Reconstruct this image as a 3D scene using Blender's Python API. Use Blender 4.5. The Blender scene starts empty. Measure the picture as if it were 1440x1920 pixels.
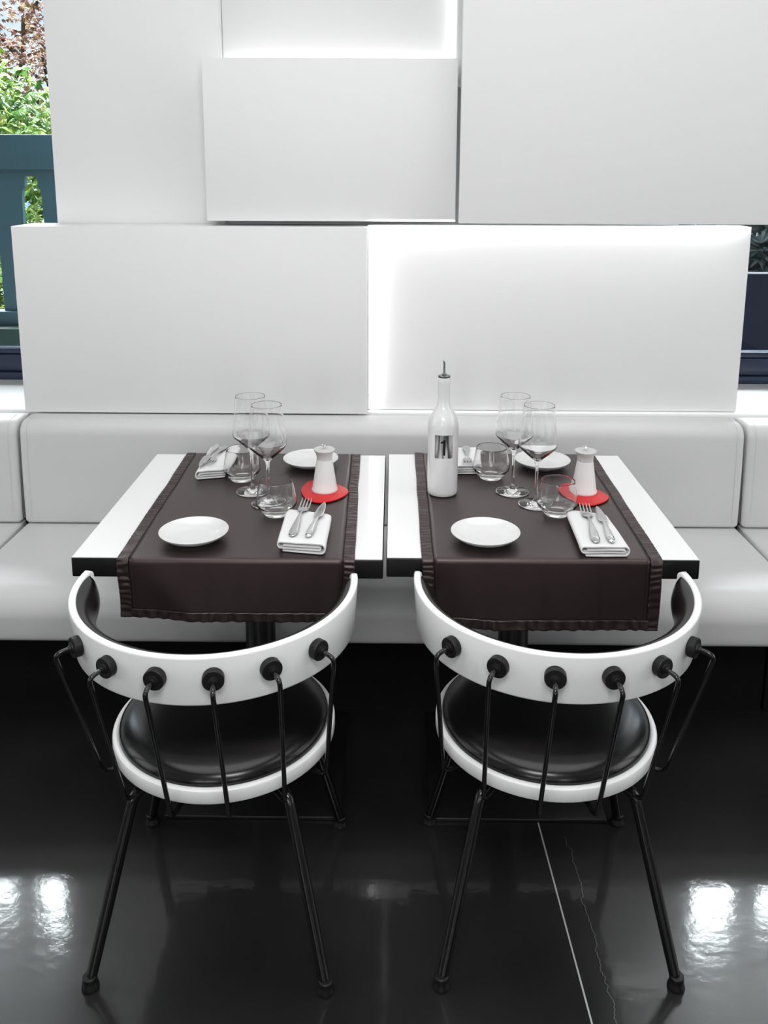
import bpy, bmesh, math, random
from mathutils import Vector, Matrix, noise
random.seed(7)
PI = math.pi
S = bpy.context.scene
COL = S.collection

# ------------------------------------------------------------------ camera
cd = bpy.data.cameras.new('camera'); cam = bpy.data.objects.new('camera', cd); COL.objects.link(cam)
FPX, CX, CY = 1640.4, 722.15, 647.6
cd.sensor_fit = 'VERTICAL'; cd.sensor_height = 36.0; cd.sensor_width = 27.0
cd.lens = FPX*36.0/1920.0
cd.shift_x = -(CX-720.0)/1920.0
cd.shift_y = (CY-960.0)/1920.0
cd.clip_start = 0.05; cd.clip_end = 200
r_ = Vector((0.999947, 0.009539, 0.003843)); d_ = Vector((0.005642, -0.196473, -0.980493)); f_ = Vector((-0.008598, 0.980463, -0.196516))
M = Matrix.Identity(4)
for i in range(3):
    M[i][0] = r_[i]; M[i][1] = -d_[i]; M[i][2] = -f_[i]
M[2][3] = 1.5413
cam.matrix_world = M
S.camera = cam

# ------------------------------------------------------------------ world, sun, lights, exposure
S.view_settings.view_transform = 'Standard'; S.view_settings.look = 'None'
S.view_settings.exposure = 0.0; S.view_settings.gamma = 1.0
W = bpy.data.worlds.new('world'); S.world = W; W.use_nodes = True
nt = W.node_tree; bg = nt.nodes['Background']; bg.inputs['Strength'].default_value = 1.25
tc = nt.nodes.new('ShaderNodeTexCoord'); nz = nt.nodes.new('ShaderNodeTexNoise'); nz.inputs['Scale'].default_value = 3.2; nz.inputs['Detail'].default_value = 6
cr = nt.nodes.new('ShaderNodeValToRGB'); cr.color_ramp.elements[0].position = .50; cr.color_ramp.elements[0].color = (.30, .58, .95, 1)
cr.color_ramp.elements[1].position = .66; cr.color_ramp.elements[1].color = (1, 1, 1, 1)
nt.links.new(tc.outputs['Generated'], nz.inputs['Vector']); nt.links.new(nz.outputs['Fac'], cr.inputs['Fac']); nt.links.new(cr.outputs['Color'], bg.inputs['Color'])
# a very bright sky band added for the window reflections on the floor: elevation about 40 to 46 degrees
def wmath(op, a, c=None):
    x = nt.nodes.new('ShaderNodeMath'); x.operation = op
    for i, v in enumerate((a, c)):
        if v is None: continue
        if isinstance(v, (int, float)): x.inputs[i].default_value = v
        else: nt.links.new(v, x.inputs[i])
    return x.outputs[0]
def wstep(v, a, c):
    x = nt.nodes.new('ShaderNodeMapRange'); x.interpolation_type = 'SMOOTHSTEP'; x.inputs['From Min'].default_value = a; x.inputs['From Max'].default_value = c
    nt.links.new(v, x.inputs['Value']); return x.outputs['Result']
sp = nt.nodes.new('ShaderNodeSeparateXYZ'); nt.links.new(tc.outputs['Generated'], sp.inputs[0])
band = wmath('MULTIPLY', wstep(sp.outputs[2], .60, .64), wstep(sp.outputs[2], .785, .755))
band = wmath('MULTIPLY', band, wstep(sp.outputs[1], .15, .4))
high = wmath('MULTIPLY', wstep(sp.outputs[2], .36, .50), wstep(sp.outputs[1], 0, .3))
wm = nt.nodes.new('ShaderNodeMixRGB'); nt.links.new(high, wm.inputs['Fac']); nt.links.new(cr.outputs['Color'], wm.inputs['Color1']); wm.inputs['Color2'].default_value = (1, 1, 1, 1)
nt.links.new(wm.outputs['Color'], bg.inputs['Color'])
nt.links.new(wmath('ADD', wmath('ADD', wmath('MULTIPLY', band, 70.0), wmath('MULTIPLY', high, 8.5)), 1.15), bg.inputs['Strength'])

def area(name, loc, direction, sx, sy, power, col=(1, 1, 1)):
    l = bpy.data.lights.new(name, 'AREA'); l.shape = 'RECTANGLE'; l.size = sx; l.size_y = sy; l.energy = power; l.color = col
    o = bpy.data.objects.new(name, l); COL.objects.link(o); o.location = loc
    o.rotation_euler = Vector(direction).to_track_quat('-Z', 'Y').to_euler(); return o
sl = bpy.data.lights.new('sun', 'SUN'); sl.energy = 4.6; sl.angle = .01; sl.color = (1, .97, .88)
so = bpy.data.objects.new('sun', sl); COL.objects.link(so); so.rotation_euler = Vector((.35, .62, -.70)).to_track_quat('-Z', 'Y').to_euler()
# an assumed, unseen ceiling light over the tables, an unseen fill added above the viewer for the chair backs, tall unseen lights added behind the camera
area('assumed_ceiling_light', (0, 1.55, 2.84), (0, .0, -1), 3.4, 1.3, 27)
area('front_fill', (0, .30, 2.0), (0, .66, -.75), .7, .35, 14)
for x_ in (-1.7, -.75, 1.3): area('assumed_window_fill', (x_, -3.4, 1.75), (-x_*.15, 1, -.03), .17, 1.7, 13)  # added for glass highlights and front light; windows assumed, wall is solid
area('assumed_side_window_fill', (-3.2, 1.3, 1.6), (1, 0, -.05), 2.0, 1.6, 15)  # added for the seat highlights; side window assumed, this wall has no opening
area('assumed_side_window_fill', (3.2, 1.3, 1.6), (-1, 0, -.05), 2.0, 1.6, 21)  # added likewise on the right, where the wall is solid too
# light strips behind the edges of the panels
area('strip_light', (-.072, 2.706, 1.08), (1, .45, 0), .006, .57, .30)
area('strip_light', (.51, 2.702, 1.388), (0, .45, -1), 1.16, .006, .75)
area('strip_light', (-.17, 2.856, 1.868), (0, .5, 1), .72, .006, .13)
area('strip_light', (.190, 2.856, 2.22), (-1, .5, 0), .006, .66, .13)
S.cycles.max_bounces = 14; S.cycles.transmission_bounces = 14; S.cycles.transparent_max_bounces = 16
S.cycles.glossy_bounces = 6; S.cycles.diffuse_bounces = 5
S.cycles.sample_clamp_indirect = 6.0; S.cycles.use_denoising = True
S.cycles.caustics_reflective = False

# ------------------------------------------------------------------ materials
def mat(name, col, rough=.5, spec=.5, metal=0, coat=0, coatr=.1, bump=None, var=0, trans=0, ior=1.5, sheen=0):
    m = bpy.data.materials.new(name); m.use_nodes = True; n = m.node_tree; b = n.nodes['Principled BSDF']
    b.inputs['Base Color'].default_value = (*col, 1); b.inputs['Roughness'].default_value = rough
    b.inputs['Specular IOR Level'].default_value = spec; b.inputs['Metallic'].default_value = metal
    b.inputs['Coat Weight'].default_value = coat; b.inputs['Coat Roughness'].default_value = coatr
    b.inputs['Transmission Weight'].default_value = trans; b.inputs['IOR'].default_value = ior
    b.inputs['Sheen Weight'].default_value = sheen
    t = n.nodes.new('ShaderNodeTexCoord')
    if var:
        q = n.nodes.new('ShaderNodeTexNoise'); q.inputs['Scale'].default_value = 6; q.inputs['Detail'].default_value = 4
        mr = n.nodes.new('ShaderNodeMapRange'); mr.inputs['To Min'].default_value = 1-var; mr.inputs['To Max'].default_value = 1+var
        mx = n.nodes.new('ShaderNodeMixRGB'); mx.blend_type = 'MULTIPLY'; mx.inputs['Fac'].default_value = 1; mx.inputs['Color1'].default_value = (*col, 1)
        n.links.new(t.outputs['Object'], q.inputs['Vector']); n.links.new(q.outputs['Fac'], mr.inputs['Value'])
        n.links.new(mr.outputs['Result'], mx.inputs['Color2']); n.links.new(mx.outputs['Color'], b.inputs['Base Color'])
    if bump:
        sc, strength, dist = bump[:3]; stretch = bump[3] if len(bump) > 3 else (1, 1, 1)
        mp = n.nodes.new('ShaderNodeMapping'); mp.inputs['Scale'].default_value = stretch
        q = n.nodes.new('ShaderNodeTexNoise'); q.inputs['Scale'].default_value = sc; q.inputs['Detail'].default_value = 5
        bp = n.nodes.new('ShaderNodeBump'); bp.inputs['Strength'].default_value = strength; bp.inputs['Distance'].default_value = dist
        n.links.new(t.outputs['Object'], mp.inputs['Vector']); n.links.new(mp.outputs['Vector'], q.inputs['Vector'])
        n.links.new(q.outputs['Fac'], bp.inputs['Height']); n.links.new(bp.outputs['Normal'], b.inputs['Normal'])
    return m
m_panel = mat('panel_white', (.80, .80, .80), .55, .3, bump=(40, .16, .002, (.25, 1, 2.2)))
m_wall = mat('wall_paint', (.80, .80, .80), .6, .3, bump=(60, .1, .002))
m_ceil = mat('ceiling_paint', (.82, .82, .82), .8, .2, bump=(60, .1, .002))
m_leather = mat('white_leather', (.62, .62, .62), .38, .45, bump=(220, .12, .001), var=.02)
m_black = mat('black_leather', (.003, .003, .003), .24, .50, bump=(180, .08, .0005))
m_lacquer = mat('white_lacquer', (.90, .90, .90), .22, .5, var=.01, bump=(30, .03, .001))
m_rod = mat('black_enamel', (.005, .005, .005), .18, .6, bump=(90, .03, .0005))
m_rubber = mat('black_rubber', (.005, .005, .005), .5, .4, bump=(200, .1, .0005))
m_laminate = mat('white_laminate', (.92, .92, .92), .10, .5, coat=.5, coatr=.06, var=.005)
m_slab = mat('black_slab', (.004, .004, .004), .4, .4, bump=(120, .05, .0005))
m_table_metal = mat('table_metal', (.010, .010, .010), .35, .5, bump=(120, .06, .0005))
m_plinth = mat('plinth_black', (.003, .003, .003), .8, .2, var=.1)
m_cloth = mat('brown_cloth', (.0110, .0050, .0050), .40, 1.0, bump=(700, .10, .0003), var=.12, sheen=.02)
m_hem = mat('brown_hem', (.0120, .0060, .0070), .40, 1.0, bump=(420, .25, .0008), var=.25)
m_porcelain = mat('porcelain', (.76, .76, .76), .10, .5, coat=.4, coatr=.03, var=.005)
m_matte = mat('matte_white_ceramic', (.80, .80, .79), .38, .4, var=.005)
m_grey = mat('mill_head', (.62, .62, .62), .4, .5, bump=(150, .05, .0005))
m_napkin = mat('napkin_cotton', (.84, .84, .84), .85, .2, bump=(500, .3, .0006), sheen=.1)
m_steel = mat('steel', (.62, .62, .62), .16, .5, metal=1, bump=(100, .02, .0004))
m_chrome = mat('chrome', (.80, .80, .80), .07, .5, metal=1, bump=(60, .03, .0004))
m_dark_steel = mat('dark_steel', (.16, .16, .16), .2, .5, metal=1, bump=(60, .03, .0004))
m_red = mat('red_plastic', (.62, .007, .010), .38, .45, bump=(300, .1, .0004), var=.05)
m_ink = mat('black_print', (.003, .003, .003), .3, .5, var=.05)
m_glass = mat('clear_glass', (1, 1, 1), 0, .5, trans=1, ior=1.5)
m_fence = mat('teal_paint', (.011, .043, .056), .55, .4, bump=(50, .3, .003, (1, 1, .15)), var=.18)
m_frame = mat('navy_frame', (.012, .022, .050), .3, .5, bump=(80, .03, .0005), var=.1)
m_navy = mat('navy_board', (.0012, .0025, .012), .6, .2, bump=(3, .4, .02), var=.2)
m_dark_green = mat('planter_green', (.010, .026, .020), .7, .2, var=.3)
m_ground = mat('ground', (.05, .07, .04), .9, .2, bump=(20, .5, .02), var=.3)
m_bark = mat('bark', (.04, .028, .02), .9, .1, bump=(30, .6, .01))

def leafmat(name, c1, c2, c3, sc=7):
    m = bpy.data.materials.new(name); m.use_nodes = True; n = m.node_tree; b = n.nodes['Principled BSDF']; b.inputs['Roughness'].default_value = .4
    t = n.nodes.new('ShaderNodeTexCoord'); q = n.nodes.new('ShaderNodeTexNoise'); q.inputs['Scale'].default_value = sc; q.inputs['Detail'].default_value = 3
    r = n.nodes.new('ShaderNodeValToRGB'); e = r.color_ramp.elements; e[0].position = .36; e[0].color = (*c1, 1); e[1].position = .64; e[1].color = (*c3, 1)
    k = e.new(.5); k.color = (*c2, 1)
    n.links.new(t.outputs['Object'], q.inputs['Vector']); n.links.new(q.outputs['Fac'], r.inputs['Fac']); n.links.new(r.outputs['Color'], b.inputs['Base Color'])
    return m
m_leaf = leafmat('green_leaf', (.035, .13, .015), (.14, .28, .035), (.40, .44, .09), 9)
m_leaf_red = leafmat('bronze_leaf', (.13, .04, .03), (.26, .10, .055), (.34, .22, .07), 9)
m_leaf_dark = leafmat('dark_leaf', (.004, .010, .010), (.007, .018, .018), (.012, .03, .03))  # hedge leaves: their shade is put into the near-black colour

m_pane = bpy.data.materials.new('window_glass'); m_pane.use_nodes = True
n = m_pane.node_tree; n.nodes.clear()
o_ = n.nodes.new('ShaderNodeOutputMaterial'); mx = n.nodes.new('ShaderNodeMixShader'); tr = n.nodes.new('ShaderNodeBsdfTransparent')
gl = n.nodes.new('ShaderNodeBsdfGlossy'); gl.inputs['Roughness'].default_value = .01; fr = n.nodes.new('ShaderNodeFresnel'); fr.inputs['IOR'].default_value = 1.35
tr.inputs['Color'].default_value = (.93, .97, .98, 1)
n.links.new(fr.outputs[0], mx.inputs[0]); n.links.new(tr.outputs[0], mx.inputs[1]); n.links.new(gl.outputs[0], mx.inputs[2]); n.links.new(mx.outputs[0], o_.inputs[0])

for m_ in (m_cloth, m_hem): m_.node_tree.nodes['Principled BSDF'].inputs['Specular Tint'].default_value = (1, .80, .79, 1)
# polished dark floor with a pale inlay line and a hairline crack
m_floor = bpy.data.materials.new('polished_concrete'); m_floor.use_nodes = True
n = m_floor.node_tree; L = n.links; b = n.nodes['Principled BSDF']
def N(t, **k):
    x = n.nodes.new(t)
    for a, v in k.items(): setattr(x, a, v)
    return x
def math_(op, a, c=None):
    x = N('ShaderNodeMath', operation=op)
    for i, v in enumerate((a, c)):
        if v is None: continue
        if isinstance(v, (int, float)): x.inputs[i].default_value = v
        else: L.new(v, x.inputs[i])
    return x.outputs[0]
geo = N('ShaderNodeNewGeometry'); sep = N('ShaderNodeSeparateXYZ'); L.new(geo.outputs['Position'], sep.inputs[0]); X, Y = sep.outputs[0], sep.outputs[1]
n1 = N('ShaderNodeTexNoise'); n1.inputs['Scale'].default_value = 2.2; n1.inputs['Detail'].default_value = 8; L.new(geo.outputs['Position'], n1.inputs['Vector'])
n2 = N('ShaderNodeTexNoise'); n2.inputs['Scale'].default_value = 300; n2.inputs['Detail'].default_value = 2; L.new(geo.outputs['Position'], n2.inputs['Vector'])
ramp = N('ShaderNodeValToRGB'); ramp.color_ramp.elements[0].position = .3; ramp.color_ramp.elements[0].color = (.010, .010, .010, 1)
ramp.color_ramp.elements[1].position = .75; ramp.color_ramp.elements[1].color = (.026, .026, .026, 1); L.new(n1.outputs['Fac'], ramp.inputs['Fac'])
speck = math_('GREATER_THAN', n2.outputs['Fac'], .77)
m1 = N('ShaderNodeMixRGB'); L.new(speck, m1.inputs['Fac']); L.new(ramp.outputs['Color'], m1.inputs['Color1']); m1.inputs['Color2'].default_value = (.10, .10, .10, 1)
line_x = math_('ADD', math_('MULTIPLY', Y, -.0345), .4207)
line = math_('LESS_THAN', math_('ABSOLUTE', math_('SUBTRACT', X, line_x)), .0017)
m2 = N('ShaderNodeMixRGB'); L.new(line, m2.inputs['Fac']); L.new(m1.outputs['Color'], m2.inputs['Color1']); m2.inputs['Color2'].default_value = (.55, .55, .55, 1)
n3 = N('ShaderNodeTexNoise', noise_dimensions='1D'); n3.inputs['Scale'].default_value = 7; n3.inputs['Detail'].default_value = 9; n3.inputs['Roughness'].default_value = .68; L.new(Y, n3.inputs['W'])
crx = math_('ADD', math_('MULTIPLY', n3.outputs['Fac'], .05), .392)
cdist = math_('SUBTRACT', X, crx)
yrange = math_('LESS_THAN', Y, 1.80)
crack = math_('MULTIPLY', math_('LESS_THAN', math_('ABSOLUTE', cdist), .0012), yrange)
crackl = math_('MULTIPLY', math_('LESS_THAN', math_('ABSOLUTE', math_('SUBTRACT', cdist, .0021)), .0008), yrange)
m3 = N('ShaderNodeMixRGB'); L.new(crack, m3.inputs['Fac']); L.new(m2.outputs['Color'], m3.inputs['Color1']); m3.inputs['Color2'].default_value = (.001, .001, .001, 1)
m4 = N('ShaderNodeMixRGB'); L.new(crackl, m4.inputs['Fac']); L.new(m3.outputs['Color'], m4.inputs['Color1']); m4.inputs['Color2'].default_value = (.14, .14, .14, 1)
L.new(m4.outputs['Color'], b.inputs['Base Color'])
mp = N('ShaderNodeMapping'); mp.inputs['Rotation'].default_value = (0, 0, .5); mp.inputs['Scale'].default_value = (4, 60, 1); L.new(geo.outputs['Position'], mp.inputs['Vector'])
n4 = N('ShaderNodeTexNoise'); n4.inputs['Scale'].default_value = 1.6; n4.inputs['Detail'].default_value = 6; L.new(mp.outputs[0], n4.inputs['Vector'])
mr = N('ShaderNodeMapRange'); mr.inputs['From Min'].default_value = .3; mr.inputs['From Max'].default_value = .8; mr.inputs['To Min'].default_value = .04; mr.inputs['To Max'].default_value = .13
mixf = math_('ADD', math_('MULTIPLY', n1.outputs['Fac'], .6), math_('MULTIPLY', n4.outputs['Fac'], .4)); L.new(mixf, mr.inputs['Value'])
L.new(mr.outputs['Result'], b.inputs['Coat Roughness']); b.inputs['Coat Weight'].default_value = .65; b.inputs['Roughness'].default_value = .30; b.inputs['Specular IOR Level'].default_value = .35
n5 = N('ShaderNodeTexNoise'); n5.inputs['Scale'].default_value = 38; n5.inputs['Detail'].default_value = 4; L.new(geo.outputs['Position'], n5.inputs['Vector'])
bp = N('ShaderNodeBump'); bp.inputs['Strength'].default_value = .12; bp.inputs['Distance'].default_value = .002; L.new(n5.outputs['Fac'], bp.inputs['Height']); L.new(bp.outputs[0], b.inputs['Normal']); L.new(bp.outputs[0], b.inputs['Coat Normal'])

# ------------------------------------------------------------------ mesh helpers
def link(name, bm, m, parent=None, smooth=True, angle=40, loc=None):
    bmesh.ops.recalc_face_normals(bm, faces=bm.faces[:])
    me = bpy.data.meshes.new(name); bm.to_mesh(me); bm.free(); me.materials.append(m)
    if smooth:
        me.polygons.foreach_set('use_smooth', [True]*len(me.polygons))
        try: me.set_sharp_from_angle(angle=math.radians(angle))
        except Exception: pass
    o = bpy.data.objects.new(name, me); COL.objects.link(o)
    if loc: o.location = loc
    if parent: o.parent = parent
    return o
def tag(o, label, cat, group=None):
    o['label'] = label; o['category'] = cat
    if group: o['group'] = group
    return o
def thing(name, label, cat, loc=(0, 0, 0), rz=0, group=None):
    o = bpy.data.objects.new(name, None); COL.objects.link(o); o.location = loc; o.rotation_euler = (0, 0, rz); o.empty_display_size = .05
    return tag(o, label, cat, group)
def struct(name, bm, m, parent=None, **k):
    o = link(name, bm, m, parent, **k)
    if not parent: o['kind'] = 'structure'
    return o
def copy_tree(o, parent=None):
    c = o.copy(); COL.objects.link(c); c.parent = parent
    for ch in list(o.children): copy_tree(ch, c)
    return c
def box(bm, x0, x1, y0, y1, z0, z1, bev=0, seg=3):
    g = bmesh.ops.create_cube(bm, size=1)['verts']
    for v in g: v.co = Vector((x0+(v.co.x+.5)*(x1-x0), y0+(v.co.y+.5)*(y1-y0), z0+(v.co.z+.5)*(z1-z0)))
    if bev:
        es = list({e for v in g for e in v.link_edges})
        bmesh.ops.bevel(bm, geom=es, offset=bev, segments=seg, affect='EDGES', profile=.5)
    return bm
def B(*a, **k): return box(bmesh.new(), *a, **k)
def lathe(prof, seg=48, bm=None, c=(0, 0), closed=False):
    bm = bm or bmesh.new(); rings = []
    for r, z in prof:
        if r < 1e-6: rings.append([bm.verts.new((c[0], c[1], z))])
        else: rings.append([bm.verts.new((c[0]+r*math.cos(2*PI*i/seg), c[1]+r*math.sin(2*PI*i/seg), z)) for i in range(seg)])
    pairs = list(zip(rings, rings[1:]))
    if closed: pairs.append((rings[-1], rings[0]))
    for a, b2 in pairs:
        for i in range(seg):
            j = (i+1) % seg
            if len(a) == 1 and len(b2) == 1: continue
            if len(a) == 1: bm.faces.new((a[0], b2[i], b2[j]))
            elif len(b2) == 1: bm.faces.new((a[i], b2[0], a[j]))
            else: bm.faces.new((a[i], b2[i], b2[j], a[j]))
    return bm
def fillet(pts, r, seg=6):
    pts = [Vector(p) for p in pts]; out = [pts[0]]
    for a, p, c in zip(pts, pts[1:], pts[2:]):
        u = (a-p); v = (c-p); rr = min(r, u.length*.45, v.length*.45); ang = u.angle(v)
        d = rr
        p1 = p+u.normalized()*d; p2 = p+v.normalized()*d
        for i in range(seg+1):
            t = i/seg; out.append((1-t)**2*p1+2*t*(1-t)*p+t*t*p2)
    out.append(pts[-1]); return out
def tube(bm, path, rad, seg=12, cap=True):
    path = [Vector(p) for p in path]; rads = rad if isinstance(rad, (list, tuple)) else [rad]*len(path)
    t0 = (path[1]-path[0]).normalized(); up = Vector((0, 0, 1)) if abs(t0.z) < .9 else Vector((1, 0, 0))
    nrm = t0.cross(up).normalized(); rings = []
    for i, p in enumerate(path):
        t = (path[min(i+1, len(path)-1)]-path[max(i-1, 0)]).normalized()
        nrm = (nrm-t*nrm.dot(t)).normalized(); bn = t.cross(nrm)
        rings.append([bm.verts.new(p+(nrm*math.cos(2*PI*k/seg)+bn*math.sin(2*PI*k/seg))*rads[i]) for k in range(seg)])
    for a, c in zip(rings, rings[1:]):
        for k in range(seg): bm.faces.new((a[k], a[(k+1) % seg], c[(k+1) % seg], c[k]))
    if cap: bm.faces.new(rings[0]); bm.faces.new(rings[-1])
    return bm
def loft(bm, rings, cap=True, closed=True):
    rr = [[bm.verts.new(p) for p in r] for r in rings]
    for a, c in zip(rr, rr[1:]):
        nn = len(a)
        for k in range(nn if closed else nn-1): bm.faces.new((a[k], a[(k+1) % nn], c[(k+1) % nn], c[k]))
    if cap: bm.faces.new(rr[0]); bm.faces.new(rr[-1])
    return bm
def profile_bar(bm, prof, x0, x1, r):
    """profile of (y,z) points, counter-clockwise seen from +x, extruded along x with rounded ends of radius r"""
    npt = len(prof); nrm = []
    for i in range(npt):
        a = Vector(prof[i-1]); c = Vector(prof[(i+1) % npt]); t = (c-a).normalized(); nrm.append(Vector((-t.y, t.x)))
    rings = []
    st = [(x0+r*(1-math.cos(q)), r*(1-math.sin(q))) for q in [i*PI/2/6 for i in range(7)]]
    xs = [x0+r+(x1-x0-2*r)*i/10 for i in range(1, 10)]
    st2 = [(x1-r*(1-math.cos(q)), r*(1-math.sin(q))) for q in [i*PI/2/6 for i in range(7)]][::-1]
    for x, ins in st+[(x, 0) for x in xs]+st2:
        rings.append([(x, prof[i][0]+nrm[i].x*ins, prof[i][1]+nrm[i].y*ins) for i in range(npt)])
    return loft(bm, rings)
def arcpts(cx, cy, r, a0, a1, k=8): return [(cx+r*math.cos(math.radians(a0+(a1-a0)*i/k)), cy+r*math.sin(math.radians(a0+(a1-a0)*i/k))) for i in range(k+1)]

# ------------------------------------------------------------------ room shell
YW = 3.10
struct('floor', B(-3.4, 3.4, -3.7, 3.3, -.12, 0), m_floor, smooth=False)
struct('ceiling', B(-3.4, 3.4, -3.7, 3.3, 2.9, 3.0), m_ceil, smooth=False)
struct('wall_left', B(-3.4, -3.25, -3.7, 3.3, 0, 2.9), m_wall, smooth=False)
struct('wall_right', B(3.25, 3.4, -3.7, 3.3, 0, 2.9), m_wall, smooth=False)
struct('wall_front', B(-3.25, 3.25, -3.7, -3.55, 0, 2.9), m_wall, smooth=False)
bm = B(-3.25, 3.25, YW, YW+.2, 0, .785); box(bm, -1.0, 1.0, YW, YW+.2, .785, 2.9); box(bm, -3.25, -1.0, YW, YW+.2, 2.62, 2.9); box(bm, 1.0, 3.25, YW, YW+.2, 2.62, 2.9)
struct('wall_back', bm, m_wall, smooth=False)
struct('trim_1', B(-3.25, 3.25, 2.70, YW, .745, .785, bev=.004), m_lacquer)           # ledge between banquette and glazing
def window(name, x0, x1, mull):
    r = bpy.data.objects.new(name, None); COL.objects.link(r); r['kind'] = 'structure'; r.location = ((x0+x1)/2, YW, .785)
    ox = r.location
    def bb(*a, **k):
        b_ = B(*a, **k); bmesh.ops.translate(b_, verts=b_.verts[:], vec=-ox); return b_
    fm = bb(x0, x1, YW-.005, YW+.07, .785, .812, bev=.003)
    bmesh.ops.translate(fm, verts=fm.verts[:], vec=ox)
    box(fm, x0, x1, YW+.012, YW+.07, .8125, .875, bev=.004); box(fm, x0, x1, YW+.022, YW+.07, .8755, .897, bev=.004)
    box(fm, x0, x1, YW+.012, YW+.07, 2.55, 2.62, bev=.004)
    for xm in mull: box(fm, xm-.045, xm+.045, YW+.010, YW+.07, .897, 2.55, bev=.004)
    bmesh.ops.translate(fm, verts=fm.verts[:], vec=-ox)
    link('window_frame', fm, m_frame, r)
    link('pane', bb(x0, x1, YW+.045, YW+.049, .895, 2.56), m_pane, r, smooth=False)
window('window_1', -3.25, -1.0, (-1.515, -2.4, -3.18)); window('window_2', 1.0, 3.25, (1.48, 2.4, 3.18))

# ------------------------------------------------------------------ outside
struct('ground', B(-12, 12, 3.3, 30, -.12, -.0), m_ground, smooth=False)
fz = 4.0
fence = thing('fence', 'teal painted wooden fence with cut-out boards outside the left window', 'fence', (-1.9, fz, 0))
def fb(*a, **k):
    b_ = B(*a, **k); bmesh.ops.translate(b_, verts=b_.verts[:], vec=(1.9, -fz, 0)); return b_
link('top_rail', fb(-3.7, -.9, fz-.03, fz+.05, 1.536, 1.69, bev=.006), m_fence, fence)
link('bottom_rail', fb(-3.7, -.9, fz-.03, fz+.05, .83, .895, bev=.006), m_fence, fence)
P_ = .24; gx = -1.637
hw = [(.80, .075), (1.14, .075), (1.20, .066), (1.26, .05), (1.34, .046), (1.415, .045), (1.445, .040), (1.462, .030), (1.508, .028), (1.509, 0), (1.55, 0)]
for k in range(-9, 3):
    c0, c1 = gx+P_*k, gx+P_*(k+1)
    out = [(c0+h, z) for z, h in hw]+[(c1-h, z) for z, h in reversed(hw)]
    bm = bmesh.new(); f0 = bm.faces.new([bm.verts.new((x+1.9, 0, z)) for x, z in out])
    ex = bmesh.ops.extrude_face_region(bm, geom=[f0]); bmesh.ops.translate(bm, verts=[v for v in ex['geom'] if isinstance(v, bmesh.types.BMVert)], vec=(0, .028, 0))
    link('fence_board', bm, m_fence, fence, smooth=False)
tag(link('planter_wall', B(-3.7, -.9, fz-.12, fz+.14, 0, .83, bev=.01), m_dark_green), 'low dark green planter wall below the teal fence', 'wall')
tag(link('garden_screen', B(1.15, 3.4, 3.56, 3.62, 0, 1.135, bev=.01), m_navy), 'dark navy screen board outside the right window', 'screen')

def foliage(bm, cx, cy, cz, rx, ry, rz, nleaf, size, seed, shell=.55):
    rnd = random.Random(seed); k = 0
    while k < nleaf:
        p = Vector((rnd.uniform(-1, 1), rnd.uniform(-1, 1), rnd.uniform(-1, 1)))
        l = p.length
        if l > 1 or l < shell*rnd.random(): continue
        q = Vector((cx+p.x*rx, cy+p.y*ry, cz+p.z*rz))
        if noise.noise(q*2.4) < -.12-.25*(1-l): continue
        nn = rnd.randint(4, 6); tw = rnd.uniform(0, 2*PI); tilt = Vector((rnd.uniform(-1, 1), rnd.uniform(-1.3, .6), rnd.uniform(.1, 1.2))).normalized()
        u = tilt.orthogonal().normalized(); v = tilt.cross(u)
        for j in range(nn):
            a = tw+(j-(nn-1)/2)*.62; d = u*math.cos(a)+v*math.sin(a); e = tilt.cross(d); s = size*rnd.uniform(.7, 1.15)
            tip = q+d*s-tilt*s*.35; mid = q+d*s*.6-tilt*s*.03
            a0 = bm.verts.new(q); a1 = bm.verts.new(mid+e*s*.2-tilt*s*.08); a2 = bm.verts.new(tip); a3 = bm.verts.new(mid-e*s*.2-tilt*s*.08); a4 = bm.verts.new(mid)
            bm.faces.new((a0, a1, a4)); bm.faces.new((a1, a2, a4)); bm.faces.new((a2, a3, a4)); bm.faces.new((a3, a0, a4)); k += 0
        k += 1
def tree(name, label, loc, crown, m, trunk_h, branches=()):
    t = thing(name, label, 'tree', loc)
    bm = bmesh.new()
    for c in crown: foliage(bm, *c)
    link('foliage', bm, m, t, smooth=False)
    bm = bmesh.new(); tube(bm, [(0, 0, -.05), (.03, 0, trunk_h*.5), (-.02, .02, trunk_h)], [.13, .1, .05], 10)
    for pth in branches: tube(bm, pth, [.035-.02*i/(len(pth)-1) for i in range(len(pth))], 8)
    link('trunk', bm, m_bark, t)
tree('chestnut_tree', 'sunlit bright green leafy tree beyond the fence', (-2.9, 6.0, 0),
     [(0, 0, 1.15, 1.1, .7, 1.25, 5200, .062, 3), (-.5, .2, 1.9, .8, .6, .62, 1800, .062, 5)], m_leaf, 1.2)
tree('beech_tree', 'bronze leaved tree against the sky behind the green tree', (-4.0, 9.2, 0),
     [(.2, 0, 2.7, 1.1, .9, .75, 2600, .05, 11, .1), (-.9, 0, 2.5, 1.0, .9, .9, 1900, .05, 13, .1)], m_leaf_red, 2.6,
     [[(0, 0, 2.2), (.25, 0, 2.6), (.28, 0, 3.0), (.5, .1, 3.3)], [(0, 0, 1.9), (.5, 0, 2.3), (.45, 0, 2.65)], [(0, 0, 2.3), (-.4, 0, 2.8), (-.7, 0, 3.2)], [(.25, 0, 2.6), (0, 0, 2.9), (-.1, 0, 3.2)]])
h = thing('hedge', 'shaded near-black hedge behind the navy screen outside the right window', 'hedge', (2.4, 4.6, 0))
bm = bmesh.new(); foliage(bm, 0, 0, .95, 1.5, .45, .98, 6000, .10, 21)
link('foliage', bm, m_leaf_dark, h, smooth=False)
bm = bmesh.new()
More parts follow.
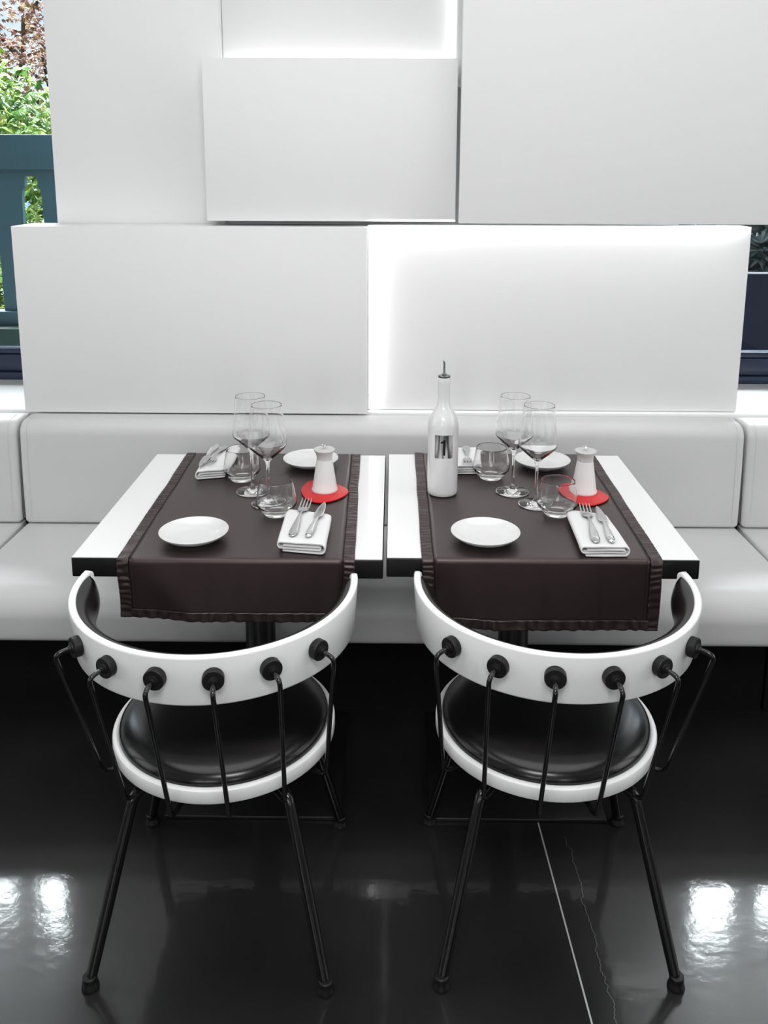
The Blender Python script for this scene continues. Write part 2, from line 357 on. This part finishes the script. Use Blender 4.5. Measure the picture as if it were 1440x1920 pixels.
for k in range(6): tube(bm, [(-1.1+.44*k, 0, -.02), (-1.1+.44*k, .02, 1.2)], [.03, .012], 8)
link('stem', bm, m_bark, h)

# ------------------------------------------------------------------ wall panels
def panel(x0, x1, y0, y1, z0, z1, label):
    c = ((x0+x1)/2, y0, z0); bm = B(x0-c[0], x1-c[0], 0, y1-y0, 0, z1-z0, bev=.0012, seg=2)
    return tag(link('wall_panel', bm, m_panel, loc=c), label, 'panel')
panel(-1.160, -.080, 2.66, 2.83, .787, 1.370, 'wide white panel standing on the banquette back behind the left table')
panel(-.0795, 1.100, 2.715, 2.80, .787, 1.374, 'recessed white panel with glowing top and left edges behind the bottle')
panel(-.574, .190, 2.715, 2.84, 1.386, 1.867, 'small white middle panel resting above the wide left one')
panel(-1.082, -.540, 2.832, 2.90, 1.345, 2.62, 'tall white panel beside the left window, its right part in shade')
panel(.1985, 1.95, 2.665, 2.695, 1.384, 2.62, 'tall wide white panel filling the upper right')
panel(-.539, .60, 2.872, 2.93, 1.80, 2.62, 'recessed glowing white panel at top centre')

# ------------------------------------------------------------------ banquette
def banquette(x0, x1, label):
    t = thing('banquette', label, 'bench', ((x0+x1)/2, 2.35, 0), 0, None)
    ox = t.location
    def mv(b_): bmesh.ops.translate(b_, verts=b_.verts[:], vec=-ox); return b_
    # seat cushion profile (y,z) going counter clockwise
    prof = [(2.60, .452)]+[(2.35, .456)]+[(y, z) for y, z in arcpts(2.175, .380, .075, 88, 180, 10)]+[(2.105, .34)]+arcpts(2.125, .33, .020, 190, 268, 4)+[(2.40, .31), (2.60, .31)]
    # subdivide long runs
    link('seat_cushion', mv(profile_bar(bmesh.new(), prof, x0, x1, .014)), m_leather, t, angle=50)
    prof = [(2.66, .783)]+[(2.64, .784)]+arcpts(2.610, .737, .046, 85, 178, 10)+[(2.560, .65), (2.558, .55)]+arcpts(2.571, .468, .013, 185, 265, 4)+[(2.69, .455), (2.69, .775)]
    link('backrest', mv(profile_bar(bmesh.new(), prof, x0, x1, .016)), m_leather, t, angle=50)
    link('plinth', mv(B(x0, x1, 2.30, 2.69, 0, .312)), m_plinth, t, smooth=False)
    # stitched seams near both ends
    for xs in (x0+.024, x1-.024):
        bm = bmesh.new(); tube(bm, [(xs, y, z) for y, z in [(2.64, .7848)]+arcpts(2.610, .737, .0465, 85, 178, 8)+[(2.5595, .65), (2.5575, .55), (2.558, .47)]], .0012, 6); mv(bm)
        link('seam', bm, m_leather, t)
banquette(-1.146, 1.076, 'long central white leather banquette section behind both tables')
banquette(-2.60, -1.155, 'white leather banquette section at the left edge below the window')
banquette(1.085, 2.60, 'white leather banquette section at the right edge below the window')

# ------------------------------------------------------------------ tables
def table(x0, x1, y0, y1, zt, cx, label):
    t = thing('dining_table', label, 'table', (cx, 2.045, 0), 0, 'dining tables')
    ox = Vector((cx, 2.045, 0))
    def mv(b_): bmesh.ops.translate(b_, verts=b_.verts[:], vec=-ox); return b_
    top = link('tabletop', mv(B(x0, x1, y0, y1, zt-.044, zt-.0015, bev=.003)), m_slab, t)
    top['label'] = 'black edged tabletop'
    lam = link('laminate_sheet', mv(B(x0+.0015, x1-.0015, y0+.0015, y1-.0015, zt-.002, zt, bev=.0004, seg=1)), m_laminate, top); lam['label'] = 'glossy white top sheet'
    bm = lathe([(.039, .012), (.038, .02), (.038, .70), (.06, .705), (.06, zt-.044)], 40, c=(cx, 2.045)); link('column', mv(bm), m_table_metal, t)
    link('base_plate', mv(B(cx-.213, cx+.213, 1.845, 2.265, 0, .010, bev=.002)), m_table_metal, t)
table(-.6665, -.0175, 1.690, 2.364, .750, -.333, 'left white-topped dining table with black edge, without a bottle')
table(-.0105, .6385, 1.692, 2.366, .7535, .311, 'right white-topped dining table with black edge, carrying the bottle')

# ------------------------------------------------------------------ runners
def runner(name, label, zt, back, front, bot, zb0, zb1, y0, y1, seed):
    """grid cloth lying on the table and hanging over the front; u across, s along"""
    t = thing(name, label, 'table runner', ((front[0]+front[1])/2, (y0+y1)/2, zt), 0, 'brown table runners')
    ox = t.location; e = .0022; zc = zt+e
    def path(s):                # s in 0..1 back->front edge on top, 1..2 the front drop; <0 the back drop
        if s < 0: return y1+.006, zc-.006+s*.12, 0
        if s <= 1: return y1+.004+(y0-.004-y1)*s, zc, s
        return None
    def pt(u, s, rip):
        if s <= 1:
            y, z, k = path(s); sl_ = max(s, 0); xl = back[0]+(front[0]-back[0])*sl_; xr = back[1]+(front[1]-back[1])*sl_; nrm = Vector((0, 0, 1)) if s >= 0 else Vector((0, 1, 0))
            wob = .0025*noise.noise(Vector((seed, s*6, 0)))
        else:
            k = s-1; R = .008; arc = R*PI/2; zb = zb0+(zb1-zb0)*u; tot = zc-zb; d = k*tot
            xl = front[0]+(bot[0]-front[0])*k; xr = front[1]+(bot[1]-front[1])*k
            if d < arc:
                a = d/R; y = y0-.004-R*math.sin(a)*.8; z = zc-R+R*math.cos(a); nrm = Vector((0, -math.sin(a), math.cos(a)))
            else:
                z = zc-R-(d-arc); y = y0-.004-R*.8-.003*k; nrm = Vector((0, -1, 0))
            fold = .008*k*math.exp(-((u-.12-.20*k)/.10)**2)-.004*k*math.sin(u*7+seed); y -= fold
            y = min(y, y0-.005-.003*k)
            wob = .0025*noise.noise(Vector((seed, 6+k*2, 0)))
        x = xl+(xr-xl)*u+wob*(1 if u < .5 else -1)*abs(2*u-1)
        p = Vector((x, y, z))
        if s > 1: p.z += 0
        return p+nrm*rip-ox
    smin = -.55
    NS1, NS2 = 90, 44
    svals = [smin, -.3, -.05]+[i/NS1 for i in range(NS1+1)]+[1+i/NS2 for i in range(1, NS2+1)]
    hwid = .048; kb = 1.86
    def grid(us, ss, ripf):
        bm = bmesh.new(); g = [[bm.verts.new(pt(u, s, ripf(u, s))) for u in us] for s in ss]
        for a, c in zip(g, g[1:]):
            for i in range(len(us)-1): bm.faces.new((a[i], a[i+1], c[i+1], c[i]))
        return bm
    def cloth(nm, us, ss, ripf, m, th=.0012):
        o = link(nm, grid(us, ss, ripf), m, t, angle=80); md = o.modifiers.new('solidify', 'SOLIDIFY'); md.thickness = th; md.offset = -1; return o
    us = [hwid+(1-2*hwid)*i/40 for i in range(41)]
    cloth('cloth', us, [s for s in svals if s <= kb]+[kb+.01], lambda u, s: 0, m_cloth)
    def sr(u, s, q):
        L_ = s*.67 if s <= 1 else .67+(s-1)*.14
        w = min(1, 4*q*(1-q)+.45)
        return .0010+w*(.0016*noise.noise(Vector((L_*85+seed, u*20, 1)))+.0009*math.sin(L_*420+6*noise.noise(Vector((L_*30, seed, u*8)))))
    ssf = [smin, -.3, -.05]+[i/420 for i in range(421)]+[1+i/100 for i in range(1, 101)]
    o = cloth('side_hem', [hwid*i/8 for i in range(9)], ssf, lambda u, s: sr(u, s, u/hwid), m_hem); o['label'] = 'puckered stitched side hem'
    o = cloth('side_hem', [1-hwid+hwid*i/8 for i in range(9)], ssf, lambda u, s: sr(u, s, (1-u)/hwid), m_hem); o['label'] = 'puckered stitched side hem'
    def br(u, s):
        q = (s-kb)/(2-kb); xx = u*.49
        return .0010+(.4+q)*(.0016*noise.noise(Vector((xx*60+seed, q*1.2, 5)))+.0012*math.sin(xx*230+5*noise.noise(Vector((xx*22, seed, 3)))))
    o = cloth('front_hem', [hwid*.9+(1-1.8*hwid)*i/300 for i in range(301)], [kb+(2-kb)*i/8 for i in range(9)], br, m_hem); o['label'] = 'puckered stitched front hem'
runner('table_runner', 'dark brown runner with puckered hems hanging over the front of the left table', .750, (-.579, -.0906), (-.5676, -.0757), (-.566, -.079), .617, .607, 1.690, 2.364, 1.3)
runner('table_runner', 'dark brown runner with puckered hems hanging over the front of the right table', .7535, (.0634, .5700), (.0624, .5590), (.070, .5560), .600, .594, 1.692, 2.366, 7.7)
ZL = .7536; ZR = .7571        # tops of the runners

# ------------------------------------------------------------------ crockery
plate0 = None
def plain_plate(x, y, z, label):
    global plate0
    if plate0 is None:
        prof = [(0, .003), (.040, .003), (.046, .0035), (.058, .0085), (.070, .0165), (.0735, .0195), (.0746, .0207), (.0750, .0203), (.0746, .0188), (.066, .0110), (.055, .0045), (.045, .0018), (.044, 0), (.041, 0), (.040, .0015), (0, .0015)]
        o = plate0 = link('side_plate', lathe(prof, 72), m_porcelain)
    else:
        o = plate0.copy(); COL.objects.link(o)
    o.location = (x, y, z); tag(o, label, 'plate', 'white side plates')
plain_plate(-.4295, 1.780, ZL, 'round white side plate near the front edge of the left table')
plain_plate(-.2208, 2.271, ZL, 'round white side plate behind the pepper mill on the left table')
plain_plate(.2030, 1.779, ZR, 'round white side plate in front of the bottle on the right table')
plain_plate(.4068, 2.264, ZR, 'round white side plate at the back of the right table, behind the wine glasses')

def pebble(pts, z, label):
    P4 = [Vector(p) for p in pts]; nn = len(P4); out = []
    for i in range(nn):
        a, b2, c, d = P4[i-1], P4[i], P4[(i+1) % nn], P4[(i+2) % nn]
        for k in range(5):
            t = k/5; out.append(.5*((2*b2)+(c-a)*t+(2*a-5*b2+4*c-d)*t*t+(-a+3*b2-3*c+d)*t**3))
    cen = sum(out, Vector((0, 0)))/len(out)
    rings = []
    for s, zz in ((.97, 0), (.995, .0008), (1, .002), (.995, .0032), (.97, .004)): rings.append([(p.x*s+cen.x*(1-s)-cen.x, p.y*s+cen.y*(1-s)-cen.y, zz) for p in out])
    return tag(link('coaster', loft(bmesh.new(), rings), m_red, loc=(cen.x, cen.y, z)), label, 'coaster', 'red pebble-shaped coasters')
pebble([(-.226, 2.065), (-.223, 2.108), (-.207, 2.137), (-.176, 2.137), (-.140, 2.114), (-.113, 2.082), (-.109, 2.050), (-.132, 2.010), (-.172, 1.987), (-.207, 2.008)], ZL, 'bright red pebble-shaped coaster under the pepper mill on the left table')
pebble([(.416, 2.060), (.422, 2.098), (.446, 2.123), (.478, 2.118), (.508, 2.086), (.529, 2.048), (.528, 2.020), (.504, 1.990), (.464, 1.972), (.430, 2.005)], ZR, 'bright red pebble-shaped coaster under the pepper mill on the right table')

def make_mill():
    t = thing('pepper_mill', '', 'pepper mill')
    link('body', lathe([(0, 0), (.0315, 0), (.0325, .002), (.0322, .005), (.0305, .008), (.0265, .035), (.0225, .062), (.0195, .082), (0, .082)], 56), m_matte, t)
    link('head', lathe([(0, .0825), (.0194, .0825), (.0192, .087), (.0205, .094), (.0232, .100), (.0262, .1045), (.0266, .1062), (.0258, .1075), (.012, .1078), (0, .1078)], 56), m_grey, t)
    bm = lathe([(0, .107), (.0042, .107), (.0042, .110), (.0022, .111), (.0022, .1135), (.0034, .1145), (.0030, .1165), (0, .117)], 20)
    for a in range(3):
        c, s = math.cos(a*PI/3+.3), math.sin(a*PI/3+.3); tube(bm, [(-.0085*c, -.0085*s, .1170), (0, 0, .1150), (.0085*c, .0085*s, .1170)], .0013, 8)
    link('knob', bm, m_chrome, t)
    return t
mill = make_mill(); mill.location = (-.1674, 2.0688, ZL+.004); mill['label'] = 'white conical pepper mill with steel knob on the left table'; mill['group'] = 'pepper mills'
m2_ = copy_tree(mill); m2_.location = (.4753, 2.0595, ZR+.004); m2_['label'] = 'white conical pepper mill with steel knob on the right table'

# bottle
t = thing('oil_bottle', 'glossy white bottle with steel pourer and a silver label showing the number 1', 'bottle', (.1250, 2.0600, ZR))
link('body', lathe([(0, .004), (.020, .003), (.032, 0), (.0355, .001), (.0372, .004), (.0375, .010), (.0375, .168), (.0370, .178), (.0345, .191), (.0290, .203), (.0225, .213), (.0180, .221), (.0158, .230), (.0150, .245), (.0146, .274), (.0152, .277), (.0156, .281), (.0156, .289), (.0150, .2935), (.010, .2945), (0, .2945)], 64), m_porcelain, t)
bm = lathe([(0, .2945), (.0148, .2945), (.0152, .297), (.0140, .2985), (.006, .2995), (.005, .303), (0, .303)], 40)
po = link('pourer', bm, m_dark_steel, t)
bm = bmesh.new(); ring = []
tube(bm, [(0, 0, .300), (0, 0, .310), (0, 0, .322), (-.0006, 0, .3330)], [.0040, .0034, .0032, .0032], 16, cap=False)
for v in bm.verts:
    if v.co.z > .331: v.co.z += -1.3*v.co.x-.001
link('spout', bm, m_steel, po)
def cyl_patch(r, z0, z1, a0, a1, th=.0006, nA=24):
    rings = []
    for i in range(nA+1):
        a = a0+(a1-a0)*i/nA
        rings.append([(rr*math.sin(a), -rr*math.cos(a), z) for rr, z in ((r, z0), (r+th, z0), (r+th, z1), (r, z1))])
    return loft(bmesh.new(), rings)
lb = link('label_plate', cyl_patch(.0374, .100, .158, -.60, .60), m_steel, t); lb['label'] = 'reflective silver label'
def curved_poly(pts, r, th=.0005, a_off=0):
    bm = bmesh.new()
    fr_ = [bm.verts.new(((r+th)*math.sin(x/r+a_off), -(r+th)*math.cos(x/r+a_off), z)) for x, z in pts]
    bm.faces.new(fr_); ex = bmesh.ops.extrude_face_region(bm, geom=bm.faces[:])
    for v in ex['geom']:
        if isinstance(v, bmesh.types.BMVert): v.co.x *= (r/(r+th)); v.co.y *= (r/(r+th))
    return bm
bm = curved_poly([(-.0020, .108), (.0036, .108), (.0036, .1475), (.0014, .1475), (-.0075, .1415), (-.0075, .1375), (-.0020, .1385)], .0379)
link('numeral', bm, m_ink, lb)

# glasses
def make_wine():
    o_p = [(0, 0), (.038, 0), (.0402, .0008), (.0405, .0016), (.036, .0030), (.020, .0045), (.010, .0075), (.0055, .014), (.0040, .025), (.0036, .060), (.0038, .090), (.0048, .101), (.0075, .109), (.0140, .116), (.0300, .130), (.0420, .142), (.0448, .1465), (.0455, .1490), (.0456, .1515), (.0446, .165), (.0418, .195), (.0384, .225), (.0365, .2430), (.0362, .2455), (.0361, .2461), (.0358, .2464)]
    i_p = [(.0355, .2461), (.0354, .2455), (.0357, .2430), (.0376, .225), (.0409, .195), (.0437, .165), (.0448, .1515), (.0446, .1493), (.0439, .1472), (.0410, .1430), (.0290, .1320), (.0130, .1190), (.0060, .1130), (.0030, .1115), (0, .1110)]
    bm = lathe(o_p+i_p, 72)
    return link('wine_glass', bm, m_glass, angle=60)
def make_tumbler():
    o_p = [(0, 0.001), (.020, .0008), (.026, 0), (.0285, .001), (.031, .004), (.040, .0145), (.0468, .0245), (.0482, .028), (.0478, .033), (.0440, .055), (.0397, .0780), (.0390, .0820), (.0388, .0828), (.0384, .0832)]
    i_p = [(.0380, .0828), (.0379, .0820), (.0385, .0780), (.0429, .055), (.0466, .033), (.0468, .029), (.0455, .0255), (.0390, .0185), (.0300, .0135), (.018, .0115), (0, .0110)]
    return link('tumbler', lathe(o_p+i_p, 72), m_glass, angle=60)
wg = make_wine()
for i, (x, y, z, lab) in enumerate([(-.3469, 2.0653, ZL, 'tall stemmed wine glass on the left table, the farther and left one of the pair'),
                                    (-.2960, 1.9850, ZL, 'tall stemmed wine glass on the left table, the nearer one behind the front tumbler'),
                                    (.3000, 2.0670, ZR, 'tall stemmed wine glass on the right table, the farther one, nearer the bottle'),
                                    (.3445, 1.9840, ZR, 'tall stemmed wine glass on the right table, the nearer one by the back plate')]):
    o = wg if i == 0 else wg.copy()
    if i: COL.objects.link(o)
    o.location = (x, y, z); o.rotation_euler.z = i; tag(o, lab, 'wine glass', 'stemmed wine glasses')
tb = make_tumbler()
for i, (x, y, z, lab) in enumerate([(-.3880, 2.1528, ZL, 'low clear tumbler beside the back napkin on the left table'),
                                    (-.2685, 1.9225, ZL, 'low clear tumbler beside the front napkin on the left table'),
                                    (.2573, 2.1697, ZR, 'low clear tumbler between bottle and wine glass on the right table'),
                                    (.3845, 1.9265, ZR, 'low clear tumbler beside the front napkin on the right table')]):
    o = tb if i == 0 else tb.copy()
    if i: COL.objects.link(o)
    o.location = (x, y, z); tag(o, lab, 'tumbler', 'clear tumblers')

# napkins: a ribbon of cloth folded over itself, open folds towards the front
def napkin(cs, z, label, flip=False, seed=0.0, H=.0235):
    """cs = four top corners: back-left, back-right, front-right, front-left"""
    bl, br_, fr2, fl = [Vector(c) for c in cs]; cen = (bl+br_+fr2+fl)/4
    th = .0036; lv = [.002+(H-.004)*i/3 for i in range(4)]
    path = [(0.10, lv[0]), (.5, lv[0]), (.90, lv[0])]
    R = (lv[3]-lv[0])/2
    w0 = (br_-bl).length; kx = 1/w0
    path += [(1-R*kx+R*kx*math.cos(a), (lv[0]+lv[3])/2+R*math.sin(a)) for a in [(-90+20*i)*PI/180 for i in range(10)]]
    path += [(.8, lv[3]), (.6, lv[3]), (.4, lv[3]), (.2, lv[3])]
    R = (lv[3]-lv[1])/2
    path += [(R*kx-R*kx*math.cos(a), (lv[1]+lv[3])/2+R*math.sin(a)) for a in [(90-22.5*i)*PI/180 for i in range(9)]]
    path += [(.3, lv[1]), (.6, lv[1])]
    R = (lv[2]-lv[1])/2
    path += [(.88+R*kx*math.cos(a), (lv[1]+lv[2])/2+R*math.sin(a)) for a in [(-90+45*i)*PI/180 for i in range(5)]]
    path += [(.6, lv[2]-.0003), (.3, lv[2]-.0003), (.12, lv[2]-.0003)]
    if flip: path = [(1-x, zz) for x, zz in path]
    npth = len(path); nr = []
    for i in range(npth):
        a = path[max(i-1, 0)]; c = path[min(i+1, npth-1)]; dx, dz = (c[0]-a[0])*w0, c[1]-a[1]; l = math.hypot(dx, dz) or 1; nr.append((-dz/l, dx/l))
    rings = []
    NV = 26
    for j in range(NV+1):
        v = j/NV; v_ = v
        e = min(v, 1-v); pinch = 1-.35*math.exp(-e*60)
        L_ = bl.lerp(fl, v); R_ = br_.lerp(fr2, v); r1, r2 = [], []
        for (x, zz), (nx, nz_) in zip(path, nr):
            wv = .0012*noise.noise(Vector((x*3+seed, v*3, zz*120)))*min(1, zz*60)
            xx = x+.012*noise.noise(Vector((zz*90+seed, v*2.2, 7))); p = L_.lerp(R_, xx)
            sh = Vector((0, 1)) if False else (L_-R_).orthogonal() if False else Vector((0, 0))
            for lst, sg in ((r1, 1), (r2, -1)):
                q = p+(R_-L_).normalized()*nx*sg*th*.5*pinch
                lst.append((q.x-cen.x, q.y-cen.y+.003*noise.noise(Vector((zz*200, seed, x*2)))*(1 if v > .5 else -1), zz+wv+nz_*sg*th*.5*pinch))
        rings.append(r1+r2[::-1])
    return tag(link('napkin', loft(bmesh.new(), rings), m_napkin, loc=(cen.x, cen.y, z), angle=70), label, 'napkin', 'folded white napkins')
napkin([(-.2410, 1.8950), (-.1380, 1.868), (-.1390, 1.7020), (-.2400, 1.7180)], ZL, 'folded white napkin under fork and knife at the front of the left table', False, 1.0)
napkin([(.4010, 1.8950), (.4880, 1.872), (.4930, 1.6960), (.3930, 1.6960)], ZR, 'folded white napkin under fork and knife at the front of the right table', False, 4.0)
napkin([(-.5130, 2.350), (-.4280, 2.352), (-.4280, 2.1677), (-.5079, 2.1457)], ZL, 'folded white napkin at the back left of the left table', True, 8.0)
napkin([(.1480, 2.350), (.2400, 2.350), (.2350, 2.1960), (.1500, 2.190)], ZR, 'folded white napkin half hidden behind the bottle', True, 12.0)

# cutlery; built along +y from handle end at the origin
def ell(y, hwd, ht, zc, nn=12): return [(hwd*math.cos(2*PI*k/nn), y, zc+ht*math.sin(2*PI*k/nn)) for k in range(nn)]
def make_fork():
    L_ = .206; bm = bmesh.new()
    st = [(0, .002, .001, .0018), (.002, .0055, .0018, .0020), (.010, .0090, .0024, .0026), (.022, .0100, .0026, .0032), (.045, .0088, .0025, .0045), (.075, .0055, .0022, .0070), (.100, .0034, .0020, .0085),
          (.118, .0028, .0018, .0078), (.128, .0034, .0016, .0060), (.134, .0070, .0013, .0045), (.139, .0108, .0011, .0036), (.146, .0124, .0010, .0030), (.153, .0127, .0009, .0028), (.158, .0127, .0008, .0030)]
    loft(bm, [ell(*s) for s in st])
    for k in range(4):
        x = -.0109+.0218*k/3
        loft(bm, [[(x*f+w*math.cos(2*PI*j/8), y, z+h_*math.sin(2*PI*j/8)) for j in range(8)] for y, w, h_, z, f in ((.155, .0017, .0010, .0029, 1), (.170, .0017, .0010, .0036, 1), (.190, .0014, .0009, .0052, .99), (.203, .0009, .0007, .0072, .97), (L_, .0003, .0003, .0078, .97))])
    return link('fork', bm, m_steel, angle=60)
def make_knife():
    t = thing('knife', '', 'knife')
    st = [(0, .002, .001, .0025), (.002, .0050, .0028, .0030), (.010, .0078, .0040, .0038), (.025, .0084, .0042, .0042), (.050, .0072, .0038, .0046), (.075, .0052, .0032, .0052), (.096, .0038, .0026, .0056), (.100, .0042, .0020, .0056)]
    link('handle', loft(bmesh.new(), [ell(*s) for s in st]), m_chrome, t, angle=60)
    bl_ = [(.099, .0030, .0014), (.103, .0062, .0010), (.108, .0092, .0008), (.118, .0102, .0007), (.135, .0100, .0007), (.155, .0085, .0006), (.172, .0060, .0005), (.184, .0034, .0004), (.190, .0010, .0003)]
    link('blade', loft(bmesh.new(), [[(a+.0006*0+w*math.cos(2*PI*k/12)+(.10-y)*.012, y, .0056+h_*math.sin(2*PI*k/12)) for k in range(12) for a in (0,)] for y, w, h_ in bl_]), m_steel, t, angle=60)
    return t
def aim(o, a, b2, z, pitch=0):
    a = Vector(a); b2 = Vector(b2); d = b2-a; o.location = (a.x, a.y, z); o.rotation_euler = (pitch, 0, math.atan2(d.y, d.x)-PI/2)
HN = .0262
fk = make_fork(); spots = [((-.2108, 1.7344), (-.1975, 1.949), ZL, 'steel fork on the front napkin of the left table'), ((.4257, 1.7058), (.4475, 1.960), ZR, 'steel fork on the front napkin of the right table'),
                           ((-.4646, 2.350), (-.4835, 2.20), ZL, 'steel fork on the back napkin of the left table'), ((.2069, 2.350), (.1991, 2.20), ZR, 'steel fork on the napkin behind the bottle')]
for i, (a, b2, z, lab) in enumerate(spots):
    o = fk if i == 0 else fk.copy()
    if i: COL.objects.link(o)
    aim(o, a, b2, z+HN-.0006); tag(o, lab, 'fork', 'steel forks')
    if i > 1: o.scale = (1, .84, 1)
kn = make_knife(); spots = [((-.1771, 1.7296), (-.1546, 1.9217), ZL, 'steel knife on the front napkin of the left table'), ((.458, 1.7063), (.4719, 1.9206), ZR, 'steel knife on the front napkin of the right table'),
                            ((-.4900, 2.352), (-.5010, 2.1663), ZL, 'steel knife on the back napkin of the left table')]
for i, (a, b2, z, lab) in enumerate(spots):
    o = kn if i == 0 else copy_tree(kn)
    aim(o, a, b2, z+HN-.0004); tag(o, lab, 'knife', 'steel knives')

# ------------------------------------------------------------------ chairs
def make_chair():
    t = thing('dining_chair', '', 'chair', (0, 0, 0), 0, 'round-backed dining chairs')
    R0 = .2284; CB = -.0357      # CB: centre of the back's arc
    # seat: white ring, black round cushion, under plate
    rim = [(.205, .390), (.222, .388), (.2268, .3895), (.2284, .393), (.2284, .412), (.2268, .4155), (.2235, .4170), (.2175, .4172), (.2120, .4150), (.205, .410)]
    link('seat_ring', lathe(rim, 96, closed=True), m_lacquer, t)
    link('seat_cushion', lathe([(0, .396), (.206, .396), (.2140, .414), (.2155, .4195), (.2130, .4280), (.2040, .4365), (.1890, .4425), (.165, .4470), (.12, .4505), (.06, .4520), (0, .4525)], 96), m_black, t)
    link('seat_plate', lathe([(0, .374), (.15, .374), (.205, .388), (.205, .3955), (0, .3955)], 48), m_rod, t)
    # curved backrest shell
    A = math.radians(99); NA = 90; zb, zt = .644, .7395
    def sec(th0, th1, r_in_top, taper):  # rounded rectangle section, (r offset, z)
        return None
    rings = []; rc = .0045; T_ = .0145
    for i in range(NA+1):
        a = -A+2*A*i/NA; end = min(i, NA-i)
        # rounded lower corner at each arm end
        s_end = end*(2*A/NA)*.28; cr_ = .020
        lo = zb+(cr_-math.sqrt(max(cr_**2-(cr_-min(s_end, cr_))**2, 0)) if s_end < cr_ else 0)
        hi = zt-(.006-math.sqrt(max(.006**2-(.006-min(s_end, .006))**2, 0)) if s_end < .006 else 0)
        tilt_ = .004*(1-math.cos(a)); pts = []
        for (ox_, oz, a0) in ((0, hi, 90), (0, lo, 0), (-T_, lo, -90), (-T_, hi, 180)):
            sx = -rc if ox_ == 0 else rc; sz = -rc if oz == hi else rc
            for k in range(4):
                g = math.radians(a0-30*k); pts.append((ox_+sx+rc*math.cos(g), oz+sz+rc*math.sin(g)))
        ring = []
        for dr, z in pts:
            Rr = .2720+(z-zb)/(zt-zb)*.0075+dr; ring.append((Rr*math.sin(a), CB-Rr*math.cos(a), z+tilt_*(z-zb)/(zt-zb)))
        rings.append(ring)
    link('backrest_shell', loft(bmesh.new(), rings), m_lacquer, t, angle=35)
    rings = []
    A2 = math.radians(96.5); NP = 14
    for i in range(NA+1):
        a = -A2+2*A2*i/NA; end = min(i, NA-i)*(2*A2/NA)*.26; f = math.sqrt(max(0, 1-(1-min(end/.07, 1))**2)) if end < .07 else 1
        z0, z1 = .650+(1-f)*.02, .7365-(1-f)*.006; tilt_ = .004*(1-math.cos(a)); ring = []
        for k in range(NP+1):
            q = k/NP; z = z0+(z1-z0)*q; bul = (.004*min(1, f*2)+.026*f*(math.sin(PI*q)**.6 if 0 < q < 1 else 0))
            Rr = .2720+(z-zb)/(zt-zb)*.0075-T_+.0005-bul; ring.append((Rr*math.sin(a), CB-Rr*math.cos(a), z+tilt_*(z-zb)/(zt-zb)))
        for z in (z1, z0):
            Rr = .2720+(z-zb)/(zt-zb)*.0075-T_+.002; ring.append((Rr*math.sin(a), CB-Rr*math.cos(a), z+tilt_*(z-zb)/(zt-zb)))
        rings.append(ring)
    link('back_pad', loft(bmesh.new(), rings), m_black, t, angle=55)
    # six bent rods carrying the back
    for k in range(6):
        a = (k-2.5)*.348; s, c = math.sin(a), -math.cos(a)
        def q(r, z): return Vector((r*s, CB+r*c, z))
        be = (k-2.5)*.424; s2, c2_ = math.sin(be), -math.cos(be)
        def g(r, z): return Vector((r*s2, r*c2_, z))
        pth = fillet([q(.290, .702), q(.3235, .700), g(.2520, .374), g(.195, .377), g(.150, .372)], .020, 7)
        rod = link('back_rod', tube(bmesh.new(), pth, .0044, 12), m_rod, t)
        bm = bmesh.new(); prof = [(.0, .279), (.0175, .277), (.0188, .279), (.0188, .2905), (.0178, .292), (.0100, .292), (.0095, .2945), (.0060, .2952), (.0055, .299), (0, .299)]
        zc = .702; ux = Vector((-c, s, 0)); cen = Vector((0, CB, zc)); d = Vector((s, c, 0)); rr = []
        for rad, dist in prof:
            rr.append([cen+d*(dist-(0 if rad else 0))+(ux*math.cos(2*PI*j/32)+Vector((0, 0, 1))*math.sin(2*PI*j/32))*max(rad, 1e-4) for j in range(32)])
        btn = link('rubber_button', loft(bm, rr), m_rubber, rod, angle=30)
    # splayed legs
    for sx, fx, fy, tx, ty in ((-1, .226, -.245, .153, -.160), (1, .226, -.245, .153, -.160), (-1, .226, .186, .153, .125), (1, .226, .186, .153, .125)):
        foot = Vector((sx*fx, fy, .012)); top = Vector((sx*tx, ty, .342)); d = (top-foot); knee = top+d.normalized()*.014
        pth = [foot]+[foot.lerp(top, .5)]+fillet([top-d.normalized()*.03, knee, Vector((sx*.045, ty*.3, .363))], .035, 8)
        lg = link('leg', tube(bmesh.new(), pth, [.0105, .0115]+[.0108]*(len(pth)-2), 16), m_rod, t)
        link('rubber_foot', lathe([(0, 0), (.0155, 0), (.0168, .0025), (.0160, .007), (.0128, .0150), (.0128, .018), (.0138, .020), (.0138, .026), (.0115, .028), (0, .028)], 24, c=(foot.x, foot.y)), m_rubber, lg)
    return t
ch = make_chair(); ch.location = (-.3455, 1.6434, 0); ch.rotation_euler.z = -.006
ch['label'] = 'round white and black chair on metal legs in front of the left table'
c2 = copy_tree(ch); c2.location = (.3235, 1.6576, 0); c2.rotation_euler.z = .012
c2['label'] = 'round white and black chair on metal legs in front of the right table'
